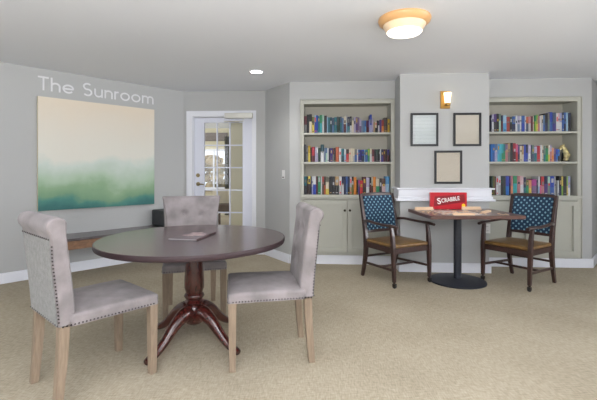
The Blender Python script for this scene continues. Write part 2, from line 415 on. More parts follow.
MB().lathe([(0, 0), (.029, 0), (.029, -.01), (.022, -.02), (0, -.022)], 20, (kx-.004, ly0, kz2), axis='y').box(kx-.008, kx, ly0-.03, ly0-.02, kz2-.016, kz2+.016).build('deadbolt', M_brass, door, smooth=True)
dc = MB().box(X(224.5, DY-.07), X(252.5, DY-.07), DY-.075, DY-.022, Z(238, 118.2, DY-.07), Z(238, 112.9, DY-.07)).build('door_closer', M_nickel, door, bevel=.006)
zc = Z(238, 119, DY-.07)
MB().tube([(X(243, DY-.07), DY-.05, zc+.01), (X(243, DY-.07), DY-.05, zc-.03), (X(227, DY), DY-.16, zc-.045)], [.008, .008, .008]).tube([(X(227, DY), DY-.16, zc-.045), (X(238, DY-.02), DY+.02, zc-.035)], .007).build('closer_arm', M_nickel, dc, smooth=True)

# room beyond the glass door
by = 10.8
struct(MB().box(-6, 1.2, 5.88, by, -.1, 0).build('floor_sunroom', M_carpet))
struct(MB().box(-6, 1.2, 5.89, by+.1, H, H+.1).build('ceiling_sunroom', M_ceil))
px = X(230.3, 6.9)
struct(MB().box(px, .2, 6.9, 7.0, 0, H).box(.1, .2, 5.95, 6.9, 0, H).build('wall_beige', M_beige))
wx0, wx1 = X(200, by), X(226.6, by); wz0, wz1 = Z(215, 189.5, by), Z(215, 149, by)
struct(MB().box(-6, wx0, by, by+.12, 0, H).box(wx1, 1.2, by, by+.12, 0, H).box(wx0, wx1, by, by+.12, 0, wz0).box(wx0, wx1, by, by+.12, wz1, H).build('wall_sunroom', M_beige))
struct(MB().box(-6, -5.9, 5.9, by, 0, H).build('wall_sunroom_side', M_beige))
m = MB(); t = .06; xm = (wx0+wx1)/2
for a, b, c, d in ((wx0, wx0+t, wz0, wz1), (wx1-t, wx1, wz0, wz1), (wx0+t, wx1-t, wz0, wz0+t), (wx0+t, wx1-t, wz1-t, wz1), (xm-.02, xm+.02, wz0+t, wz1-t)): m.box(a, b, by+.03, by+.09, c, d)
wf = struct(m.build('window_1', M_trim))
MB().box(wx0+t, wx1-t, by+.058, by+.062, wz0+t, wz1-t).build('window_pane', M_glass, wf)
MB().box(wx0-.1, wx1+.05, by-.12, by, wz0-.04, wz0).build('window_sill', M_benchwood, wf)
bl = MB()
for i in range(6): bl.box(wx0-.05, wx1+.03, by-.05, by-.005, Z(215, 133+i*1.4+1.2, by), Z(215, 133+i*1.4, by))
tag(bl.build('window_blind', M_blind), 'taupe blind gathered above the far window seen through the glass door', 'blind')
cu = MB(); cx = wx1-.02
pts = []
for i in range(25): pts.append((cx+i*.012, by-.14+.03*math.sin(i*1.3)))
a = [cu.bm.verts.new((x, y, .02)) for x, y in pts]+[cu.bm.verts.new((x, y+.01, .02)) for x, y in pts[::-1]]
b = [cu.bm.verts.new((v.co.x, v.co.y, 2.2)) for v in a]
for i in range(len(a)): cu.face([a[i], a[(i+1) % len(a)], b[(i+1) % len(a)], b[i]])
cu.face(a); cu.face(b)
tag(cu.build('curtain', M_curtain, smooth=True), 'dark olive curtain beside the far window seen through the glass door', 'curtain')
# armchair through the door
ax, ay = X(228, 9.2), 9.2
ac = thing('armchair', 'cream armchair with dark brown seat seen through the lower door panes', 'armchair', (ax, ay, 0), R(200))
MB().rings([[(.36*math.cos(R(t))*s, .36*math.sin(R(t))*s-.02, z) for t in range(180, 361, 12)]+[(.28*math.cos(R(t))*s, .28*math.sin(R(t))*s-.02, z) for t in range(360, 179, -12)] for z, s in ((.2, .9), (.5, .97), (.78, 1.02), (.8, 1.0))]).build('backrest', M_cream, ac, smooth=True)
MB().box(-.27, .27, -.2, .3, .28, .46).build('seat', M_brown, ac, bevel=.04, seg=3)
for sx in (-.22, .22):
    for sy in (-.18, .25): MB().box(sx-.02, sx+.02, sy-.02, sy+.02, 0, .28).build('leg', M_darkwood, ac)
# outdoors beyond the window
struct(MB().box(-16, 6, by+.2, 26, -.3, -.05).build('ground', M_grass))
def bush(x, y, r, h, m, label):
    b = MB(); rr = random.Random(int(x*100))
    for i in range(260):
        t, p = rr.uniform(0, 6.28), rr.uniform(0, 1); q = r*(.5+.5*rr.random())
        c = Vector((q*math.cos(t)*math.sin(p*3.14), q*math.sin(t)*math.sin(p*3.14), h*(.5+.48*math.cos(p*3.14))))
        s = .12+.1*rr.random(); u = Vector((rr.uniform(-1, 1), rr.uniform(-1, 1), rr.uniform(-1, 1))).normalized(); v = u.orthogonal().normalized()
        k = [b.bm.verts.new(c+u*s), b.bm.verts.new(c+v*s), b.bm.verts.new(c-u*s), b.bm.verts.new(c-v*s)]; b.face(k)
    o = thing('shrub', label, 'shrub', (x, y, -.05)); b.build('foliage', m, o)
    MB().lathe([(.05, 0), (.03, h*.6)], 8).build('stem', M_benchwood, o)
bush(-4.2, 14.2, .9, 1.8, M_leaf2, 'russet shrub outside the far window, left of the green one')
bush(-2.2, 14.6, .8, 1.5, M_leaf, 'yellow green shrub outside the far window, beside the curtain')

# ---------------------------------------------------------------- built-in bookcases
def bookcase(side, x0, x1, ix0, ix1, label):
    t = thing('bookcase', label, 'bookcase', (0, 0, 0))
    o = ((x0+x1)/2, WY, 0); t.location = o
    def bx(mb, a, b, c, d, e, f): return mb.box(a-o[0], b-o[0], c-WY, d-WY, e, f)
    y0, y1 = WY-.006, WY+.014
    fz0 = .135
    m = MB(); bx(m, x0, ix0, y0, y1, .118, 2.2); bx(m, ix1, x1, y0, y1, .118, 2.2); bx(m, ix0, ix1, y0, y1, 2.14, 2.2); bx(m, ix0, ix1, y0, y1, .118, .15); bx(m, ix0, ix1, y0, y1, .86, .885)
    m.build('face_frame', M_case, t, bevel=.002)
    m = MB(); e = .012; g = .022
    bx(m, x0+.002, x0+e, y0-.012, y0, .118, 2.2); bx(m, x1-e, x1-.002, y0-.012, y0, .118, 2.2); bx(m, x0+e, x1-e, y0-.012, y0, 2.188, 2.2)
    m.build('moulding', M_case, t, bevel=.003)
    bi = WY+.31
    for a, b in ((ix0-.02, ix0), (ix1, ix1+.02)):
        m = MB(); bx(m, a, b, y1, bi, .15, 2.17); m.build('side_panel', M_case, t)
    m = MB(); bx(m, ix0-.02, ix1+.02, bi, bi+.02, .15, 2.17); m.build('back_panel', M_caseback, t)
    m = MB(); bx(m, ix0, ix1, y1, bi, 2.15, 2.17); m.build('top_panel', M_case, t)
    for z in (1.755, 1.364):
        m = MB(); bx(m, ix0, ix1, WY, bi, z-.026, z); m.build('shelf', M_case, t, bevel=.002)
    m = MB(); bx(m, x0+.012, x1-.012, WY-.022, y0, .885, .924); bx(m, ix0, ix1, y0, bi, .885, .924); m.build('ledge', M_case, t, bevel=.004)
    xm = (ix0+ix1)/2
    for k, (a, b) in enumerate(((ix0+.003, xm-.004), (xm+.004, ix1-.003))):
        m = MB(); w_ = .06; za, zb = .155, .853; c, d = WY-.03, WY-.006
        bx(m, a, a+w_, c, d, za, zb); bx(m, b-w_, b, c, d, za, zb); bx(m, a+w_, b-w_, c, d, za, za+w_); bx(m, a+w_, b-w_, c, d, zb-w_, zb); bx(m, a+w_-.001, b-w_+.001, c+.022, d, za+w_-.001, zb-w_+.001)
        dd = m.build('cabinet_door', M_case, t, bevel=.002)
        kx_ = (b-.03 if k == 0 else a+.03)-o[0]
        MB().lathe([(.006, 0), (.006, -.014), (.015, -.02), (.015, -.027), (.008, -.032), (0, -.033)], 16, (kx_, -.03, .72), axis='y').build('knob', M_bronze, dd, smooth=True)
    return t
bookcase('left', nlx0, nlx1-.004, X(303.8), X(391.0), 'built-in greige bookcase left of the chimney breast, three rows of books')
bookcase('right', nrx0+.004, nrx1, nrx0+.06, X(577.2), 'built-in greige bookcase right of the chimney breast, holding books and a gold figurine')

# ---------------------------------------------------------------- books: (x0, x1, top, colour, lower colour or None) in zoom units
K = {'black': (24, 24, 30), 'charcoal': (52, 52, 58), 'grey': (120, 120, 118), 'dark grey': (82, 82, 84), 'pale grey': (188, 188, 190), 'white': (222, 224, 228), 'cream': (226, 214, 190), 'ivory': (232, 220, 196),
     'maroon': (92, 30, 42), 'crimson': (176, 34, 52), 'red': (206, 46, 54), 'brick red': (164, 60, 50), 'rust orange': (200, 100, 62), 'orange': (236, 140, 40), 'salmon': (228, 150, 112), 'pink': (216, 92, 140),
     'dusty pink': (190, 124, 130), 'pale pink': (226, 190, 196), 'magenta': (172, 60, 140), 'mauve': (126, 100, 136), 'purple': (84, 56, 124), 'indigo': (58, 44, 130), 'lilac': (186, 178, 208), 'lavender': (164, 168, 212),
     'navy': (26, 36, 76), 'royal blue': (34, 66, 176), 'blue': (52, 96, 170), 'steel blue': (84, 118, 160), 'pale blue': (160, 196, 224), 'sky blue': (90, 160, 212), 'bright blue': (24, 112, 200), 'slate': (70, 86, 112),
     'cyan': (70, 184, 208), 'turquoise': (44, 170, 176), 'teal': (28, 112, 124), 'dark teal': (24, 72, 84), 'green': (44, 142, 96), 'bright green': (50, 168, 70), 'lime green': (140, 186, 60), 'mint': (176, 216, 196), 'dark green': (32, 60, 50),
     'grey green': (116, 138, 126), 'olive': (112, 112, 54), 'mustard': (196, 160, 44), 'yellow': (228, 204, 90), 'tan': (186, 154, 110), 'brown': (92, 60, 48), 'dark brown': (54, 38, 34), 'grey blue': (116, 138, 168)}
BM = {}
def bookmat(c):
    if c not in BM: BM[c] = mat('cover_'+c.replace(' ', '_'), [q*.84 for q in K[c]], .5, noise=.05, nscale=60)
    return BM[c]
ORD = 'first second third fourth fifth sixth seventh eighth ninth tenth eleventh twelfth thirteenth fourteenth fifteenth sixteenth seventeenth eighteenth nineteenth twentieth'.split()
def ordn(i):
    if i <= 20: return ORD[i-1]
    t, r = divmod(i, 10); return {2: 'twenty', 3: 'thirty', 4: 'forty', 5: 'fifty'}[t]+'-'+ORD[r-1] if r else {3: 'thirtieth', 4: 'fortieth', 5: 'fiftieth'}[t]
SH = {
('left', 'top'): (1.755, 110, [
 (300, [(50,84,75,'maroon','grey'),(85,113,56,'black',0),(114,147,52,'black','cream'),(148,179,85,'olive','yellow'),(180,200,62,'pale blue','royal blue'),(200,221,65,'royal blue',0),(222,245,75,'teal',0),(245,275,62,'green','turquoise'),(275,299,60,'mint','white'),(300,334,70,'charcoal',0),(335,349,85,'pale blue',0),(350,370,90,'teal',0),(370,400,90,'dark teal',0),(400,425,95,'slate','steel blue'),(425,460,88,'teal',0),(460,480,82,'dark grey','dark green'),(480,499,85,'dark green',0),(500,520,82,'slate','teal'),(520,544,100,'steel blue',0),(545,574,80,'cream','maroon')]),
 (345, [(12,29,62,'pale grey','pale blue'),(30,60,85,'navy','teal'),(60,84,80,'black','white'),(85,109,130,'cream',0),(110,134,90,'lilac',0),(135,158,88,'mauve','purple'),(158,180,92,'mauve',0),(181,204,110,'lilac','mauve'),(205,225,130,'grey blue',0),(225,245,130,'steel blue',0),(245,265,130,'blue','sky blue'),(266,282,130,'maroon',0),(282,299,130,'purple','maroon'),(300,311,115,'lavender',0),(312,335,55,'royal blue','lavender'),(336,354,100,'lilac',0),(355,374,150,'tan',0),(375,395,142,'cream','black'),(396,412,130,'black',0),(412,430,132,'charcoal','white'),(431,455,120,'purple',0),(456,484,125,'brick red','orange'),(485,529,95,'dark brown','brown'),(530,556,112,'mustard',0)])]),
('left', 'middle'): (1.364, 140, [
 (300, [(50,74,55,'charcoal',0),(75,100,75,'grey',0),(101,129,70,'mustard','yellow'),(130,144,95,'dark brown',0),(145,184,85,'crimson','maroon'),(185,205,88,'lilac',0),(205,225,90,'white','lilac'),(226,255,100,'dark green',0),(256,299,55,'dark teal','white'),(300,320,95,'grey blue',0),(320,339,98,'steel blue','mint'),(340,359,100,'white',0),(360,375,102,'navy',0),(376,405,100,'indigo','purple'),(406,426,100,'maroon','grey'),(426,444,100,'charcoal',0),(445,484,85,'rust orange',0),(485,514,100,'white',0),(515,549,108,'teal','dark teal'),(550,574,110,'white','pale blue')]),
 (345, [(13,49,115,'dark brown','red'),(50,74,110,'cream',0),(75,98,100,'ivory',0),(98,120,102,'ivory','pale grey'),(121,149,115,'grey','blue'),(150,164,112,'white',0),(165,185,120,'blue','indigo'),(186,205,120,'indigo',0),(206,239,120,'royal blue','navy'),(240,250,118,'pale blue',0),(251,284,120,'teal','blue'),(285,309,110,'lime green','green'),(310,334,100,'cream','white'),(335,364,115,'maroon','dusty pink'),(365,384,115,'charcoal',0),(385,420,115,'dark green','charcoal'),(421,435,112,'black',0),(436,449,114,'white',0),(450,479,115,'navy','indigo'),(480,502,115,'maroon',0),(503,525,115,'dark brown',0),(526,552,120,'indigo','maroon')])]),
('left', 'bottom'): (.924, 170, [
 (300, [(50,84,80,'teal','charcoal'),(85,97,82,'dark brown',0),(98,130,75,'yellow','dark brown'),(131,145,80,'navy',0),(146,161,80,'white','lavender'),(162,200,78,'white','royal blue'),(201,221,80,'maroon',0),(222,258,80,'green',0),(259,274,82,'white',0),(275,300,80,'brick red','brown'),(301,318,80,'dark brown','rust orange'),(319,362,150,'cream','yellow'),(365,399,80,'black',0),(400,434,80,'charcoal','black'),(435,484,80,'tan','black'),(485,519,80,'white','pale grey'),(520,545,80,'navy','white'),(546,569,80,'navy',0)]),
 (345, [(11,34,80,'blue','steel blue'),(35,59,80,'navy','black'),(60,84,80,'pale grey','tan'),(85,109,82,'dark brown','olive'),(110,144,90,'orange',0),(145,164,125,'black',0),(165,185,125,'magenta','purple'),(186,222,130,'red',0),(223,264,85,'maroon','dark brown'),(265,304,95,'lilac','white'),(305,329,90,'black','maroon'),(330,349,90,'cream','brown'),(350,385,85,'orange','salmon'),(386,427,110,'cream','green'),(428,459,105,'dark brown','charcoal'),(460,504,105,'brown','pale pink'),(505,553,80,'sky blue','pale blue')])]),
('right', 'top'): (1.755, 108, [
 (488, [(35,49,90,'navy',0),(50,74,80,'lilac','white'),(75,109,75,'purple','charcoal'),(110,139,70,'black',0),(140,164,72,'grey green','mint'),(165,189,90,'navy','maroon'),(190,234,90,'pale blue','sky blue'),(235,274,110,'brick red',0),(275,304,110,'dark green','black'),(305,344,105,'blue','navy'),(345,369,90,'white',0),(370,399,95,'lilac','grey blue'),(400,419,95,'white',0),(420,459,95,'blue','royal blue'),(460,474,95,'white',0),(475,504,110,'rust orange','slate'),(505,534,108,'dusty pink','pale grey'),(535,561,100,'maroon',0),(562,574,100,'cream',0)]),
 (530, [(60,80,90,'green','lime green'),(81,101,88,'lime green','yellow'),(102,124,100,'dusty pink',0),(125,144,95,'white',0),(145,164,90,'cream','pale grey'),(165,189,90,'steel blue','blue'),(190,224,65,'black','navy'),(225,247,60,'grey','grey green'),(248,284,50,'royal blue','blue'),(285,327,55,'slate','indigo'),(328,349,65,'white',0),(350,371,65,'pale pink','white'),(372,399,60,'lavender','white'),(400,424,55,'navy','blue'),(425,449,55,'blue','navy'),(450,474,55,'pale blue',0),(475,511,60,'navy','black')])]),
('right', 'middle'): (1.364, 136, [
 (488, [(35,59,100,'bright blue',0),(60,84,100,'bright blue','blue'),(85,119,100,'steel blue','lavender'),(120,144,100,'sky blue','cyan'),(145,171,100,'cyan','turquoise'),(172,194,100,'turquoise','green'),(195,219,100,'teal','green'),(220,249,100,'mauve','dusty pink'),(250,279,85,'tan','grey'),(280,314,85,'black',0),(315,349,88,'crimson','maroon'),(350,374,100,'pink','red'),(375,399,125,'purple','navy'),(400,424,120,'cream',0),(425,446,120,'tan','cream'),(447,474,105,'royal blue',0),(475,500,105,'navy','royal blue'),(501,534,110,'lilac','white'),(535,549,110,'navy',0)]),
 (530, [(28,55,110,'grey green','slate'),(56,89,130,'lilac','teal'),(90,131,120,'crimson','red'),(132,152,110,'white',0),(153,171,112,'cream',0),(172,197,120,'grey green','teal'),(198,228,150,'green','bright green'),(229,249,112,'cream','yellow'),(250,274,112,'lilac','dusty pink'),(275,299,150,'salmon','orange'),(300,324,150,'mauve','purple'),(325,349,160,'royal blue','bright blue'),(350,374,165,'bright blue','black')])]),
('right', 'bottom'): (.924, 168, [
 (488, [(40,64,100,'dark green','black'),(65,84,100,'olive',0),(85,104,105,'brown','maroon'),(105,132,100,'pale grey','white'),(133,160,98,'white','pale grey'),(161,192,100,'dark green','black'),(193,224,102,'charcoal','dark green'),(225,264,100,'royal blue','bright blue'),(265,284,102,'purple','navy'),(285,314,98,'dusty pink','salmon'),(315,364,98,'green','turquoise'),(365,404,98,'dusty pink',0),(405,444,100,'pale pink','white'),(445,474,115,'navy','teal'),(475,509,150,'olive','green'),(510,544,150,'salmon','yellow')]),
 (530, [(24,84,140,'magenta','mauve'),(85,104,150,'navy',0),(105,124,105,'white','pale blue'),(125,144,105,'maroon','pink'),(145,179,105,'red','dusty pink'),(180,224,105,'navy','purple'),(225,254,105,'mint','grey green'),(255,304,100,'royal blue','blue'),(305,324,104,'pale grey',0),(345,364,155,'white',0),(365,394,100,'black','navy'),(395,414,105,'yellow','lime green'),(415,459,100,'black','charcoal'),(460,474,102,'lime green','yellow'),(475,505,104,'lavender','white')])]),
}
def make_book(w, h, d, c1, c2, rng):
    m = MB(); hw = w/2; sp = h*(.4+.25*rng.random()) if c2 else 0; cover = .0025
    # spine, gently rounded, in one or two colours
    def slab(z0, z1, mi):
        pr = [(-hw, .006), (-hw*.96, .002), (-hw*.5, -.001), (0, -.002), (hw*.5, -.001), (hw*.96, .002), (hw, .006)]
        a = [m.bm.verts.new((x, y, z0)) for x, y in pr]; b = [m.bm.verts.new((x, y, z1)) for x, y in pr]
        for i in range(6): m.face([a[i], a[i+1], b[i+1], b[i]], mi)
        m.face([a[6], a[0], b[0], b[6]], mi); m.face(a, mi); m.face(b, mi)
    if c2: slab(0, sp, 1); slab(sp, h, 0)
    else: slab(0, h, 0)
    cv = min(cover, w*.15)
    m.box(-hw, -hw+cv, .006, d, 0, h, 0).box(hw-cv, hw, .006, d, 0, h, 0).box(-hw+cv, hw-cv, .006, d-.004, .003, h-.003, 2)
    # title block on the spine
    if rng.random() < .4:
        z0 = h*(.5+.2*rng.random()); m.box(-hw*.55, hw*.55, -.0026, -.0012, z0, z0+h*(.08+.18*rng.random()), 3)
    if rng.random() < .4: m.box(-hw*.6, hw*.6, -.0026, -.0012, h*.08, h*.13, 3)
    acc = rng.choice([bookmat('pale grey'), bookmat('grey'), bookmat('tan'), bookmat('grey'), M_black, bookmat('mustard')])
    if c1 in ('white', 'cream', 'ivory', 'pale pink', 'lilac', 'pale grey', 'mint', 'yellow', 'pale blue'): acc = rng.choice([M_black, M_red, BM['navy'] if 'navy' in BM else M_black])
    return m, [bookmat(c1), bookmat(c2 or c1), M_page, acc]
rng = random.Random(3)
for (side, row), (zb, v0, parts) in SH.items():
    n = 0; last = None
    for u0, lst in parts:
        for (a, b, top, c1, c2) in lst:
            n += 1; fy = WY+.03+.006*rng.random()
            ua, ub = u0+a/12.44, u0+b/12.44
            xa, xb = X(ua, WY+.03), X(ub, WY+.03); zt = Z(ua, v0+top/12.44, WY+.03)
            if last is not None and xa < last+.0004: xa = last+.0004
            last = xb
            m, ms = make_book(xb-xa-.0006, zt-zb-.001, .125+.05*rng.random(), c1, c2, rng)
            o = m.build('book', ms); o.location = ((xa+xb)/2, fy, zb+.0005)
            tag(o, f'{c1} book on the {row} shelf of the {side} bookcase, {ordn(n)} from its left end', 'book', f'books on the {row} shelf of the {side} bookcase')

# figurine and black bookend
fx = X(564.2, WY+.1); fg = thing('figurine', 'gold animal figurine at the right end of the right bookcase middle shelf', 'figurine', (fx, WY+.1, 1.3645))
m = MB().tube(bez([(.012, 0, .016), (.016, 0, .05), (.026, 0, .1), (.008, 0, .15), (-.012, 0, .185), (-.03, 0, .205)]), lerpn([.026, .022, .036, .03, .02, .014]), 14)
m.build('body', M_gold_ := mat('gilded_resin', (200, 174, 126), .45, metal=.1, noise=.38, nscale=26), fg, smooth=True)
MB().tube(bez([(-.01, 0, .205), (-.03, 0, .195), (-.052, 0, .17), (-.06, 0, .155)], 5), lerpn([.018, .022, .016, .009], 5), 12).tube([(-.012, .012, .205), (-.004, .016, .235)], [.007, .002], 8).tube([(-.012, -.012, .205), (-.004, -.016, .235)], [.007, .002], 8).build('head', M_gold_, fg, smooth=True)
MB().tube(bez([(.045, 0, .12), (.062, 0, .09), (.05, 0, .05), (.04, 0, .02)], 5), lerpn([.012, .014, .01, .006], 5), 10).build('tail', M_gold_, fg, smooth=True)
MB().box(-.03, .05, -.028, .028, 0, .016).build('base', M_bronze, fg, bevel=.003)
tag(MB().box(-.004, .012, 0, .1, 0, .125).box(-.03, -.004, 0, .1, 0, .004).build('bookend', M_rubber, loc=(3.228, WY+.17, 1.3645)), 'black bookend behind the gold figurine on the right bookcase', 'bookend')

# ---------------------------------------------------------------- left wall: lettering, painting, bench
zb = 2.188; S_ = 1.0
def stroke_letter(paths, w=.0195):
    # each path: list of (x, z) centre-line points in letter units; gives a flat ribbon with depth
    m = MB()
    for p, closed in paths:
        n = len(p); lft, rgt = [], []
        for i in range(n):
            a = Vector(p[(i-1) % n] if closed or i > 0 else p[i]); b = Vector(p[(i+1) % n] if closed or i < n-1 else p[i])
            d = (b-a).normalized(); q = Vector((-d.y, d.x))*w/2; c = Vector(p[i])
            lft.append(c+q); rgt.append(c-q)
        for k in range(n if closed else n-1):
            j = (k+1) % n
            quad = [lft[k], lft[j], rgt[j], rgt[k]]
            f = [m.bm.verts.new((q.x, .0, q.y)) for q in quad]; g = [m.bm.verts.new((q.x, -.009, q.y)) for q in quad]
            m.face(f); m.face(g)
            for i in range(4): m.face([f[i], f[(i+1) % 4], g[(i+1) % 4], g[i]])
    return m
def arc(cx, cz, r, a0, a1, n=20, rx=None): return [(cx+(rx or r)*math.cos(R(a0+(a1-a0)*i/n)), cz+r*math.sin(R(a0+(a1-a0)*i/n))) for i in range(n+1)]
CAPH = .163; XH = .108; rr_ = XH/2-.009
def gl(ch):
    r = rr_; c = r+.009
    if ch == 'T': return [([(0, CAPH-.009), (.092, CAPH-.009)], 0), ([(.046, 0), (.046, CAPH-.0185)], 0)], .092
    if ch == 'h': return [([(.009, 0), (.009, CAPH)], 0), (arc(.009+.035, XH-.044, .035, 180, 0)+[(.079, 0)], 0)], .088
    if ch == 'e': return [([(.012, c), (.1, c)]+arc(c, c, r, 8, 320, 30, rx=r), 0)], .108
    if ch == 'S':
        return [(arc(.05, .118, .036, 40, 250, 16)+arc(.05, .046, .038, 80, -145, 18), 0)], .1
    if ch == 'u': return [([(.009, XH)]+arc(.044, .044, .035, 180, 360)+[(.079, XH)], 0), ([(.079, 0), (.079, .036)], 0)], .088
    if ch == 'n': return [([(.009, 0), (.009, XH)], 0), (arc(.044, XH-.044, .035, 180, 0)+[(.079, 0)], 0)], .088
    if ch == 'r': return [([(.009, 0), (.009, XH)], 0), (arc(.04, XH-.04, .031, 180, 75, 10), 0)], .05
    if ch == 'o': return [(arc(c, c, r, 0, 354, 36), 1)], .108
    if ch == 'm': return [([(.009, 0), (.009, XH)], 0), (arc(.04, XH-.04, .031, 180, 0)+[(.071, 0)], 0), (arc(.102, XH-.04, .031, 180, 0)+[(.133, 0)], 0)], .142
sg = thing('wall_lettering', 'silver raised letters reading The Sunroom above the painting', 'sign', L(.352, .003, zb), math.atan2(LE[1], LE[0]))
adv = []; x = 0
for ch in 'The Sunroom':
    if ch == ' ': x += .062; continue
    g, w_ = gl(ch); adv.append((ch, x, g)); x += w_+.015
sc = 1.40/(x-.015)
for ch, x, g in adv:
    o = stroke_letter([([(px_*sc, pz) for px_, pz in p], c) for p, c in g]).build('letter', M_silver, sg); o.location = (x*sc, 0, 0); o['label'] = f'silver letter {ch}'

pa = thing('painting', 'large unframed misty green and cream landscape canvas under the wall lettering', 'painting', L(.345, .003, .775), math.atan2(LE[1], LE[0]))
PW, PH = 1.405, 1.335
MB().box(0, PW, -.035, 0, 0, PH).build('canvas', M_dim, pa)
MB().box(.001, PW-.001, -.037, -.035, .001, PH-.001).build('painted_face', M_art, pa)

bn = thing('bench', 'long dark topped wooden bench along the left wall below the painting', 'bench', L(.3, .03, 0), math.atan2(LE[1], LE[0]))
BL = 1.85
MB().box(0, BL, -.42, 0, .45, .478).build('seat', M_benchtop, bn, bevel=.006)
m = MB().box(.03, BL-.02, -.40, -.378, .35, .449).box(.03, BL-.02, -.04, -.018, .35, .449).box(.03, .05, -.378, -.04, .35, .449).box(BL-.04, BL-.02, -.378, -.04, .35, .449)
m.build('apron', M_benchwood, bn)
for x in (.03, BL-.09):
    for y in (-.40, -.07): MB().box(x, x+.055, y-.002, y+.052, 0, .349).build('leg', M_benchwood, bn, bevel=.004)
MB().box(1.41, BL-.001, -.41, -.005, .479, .70).build('bolster', M_dark, bn, bevel=.02, seg=3)

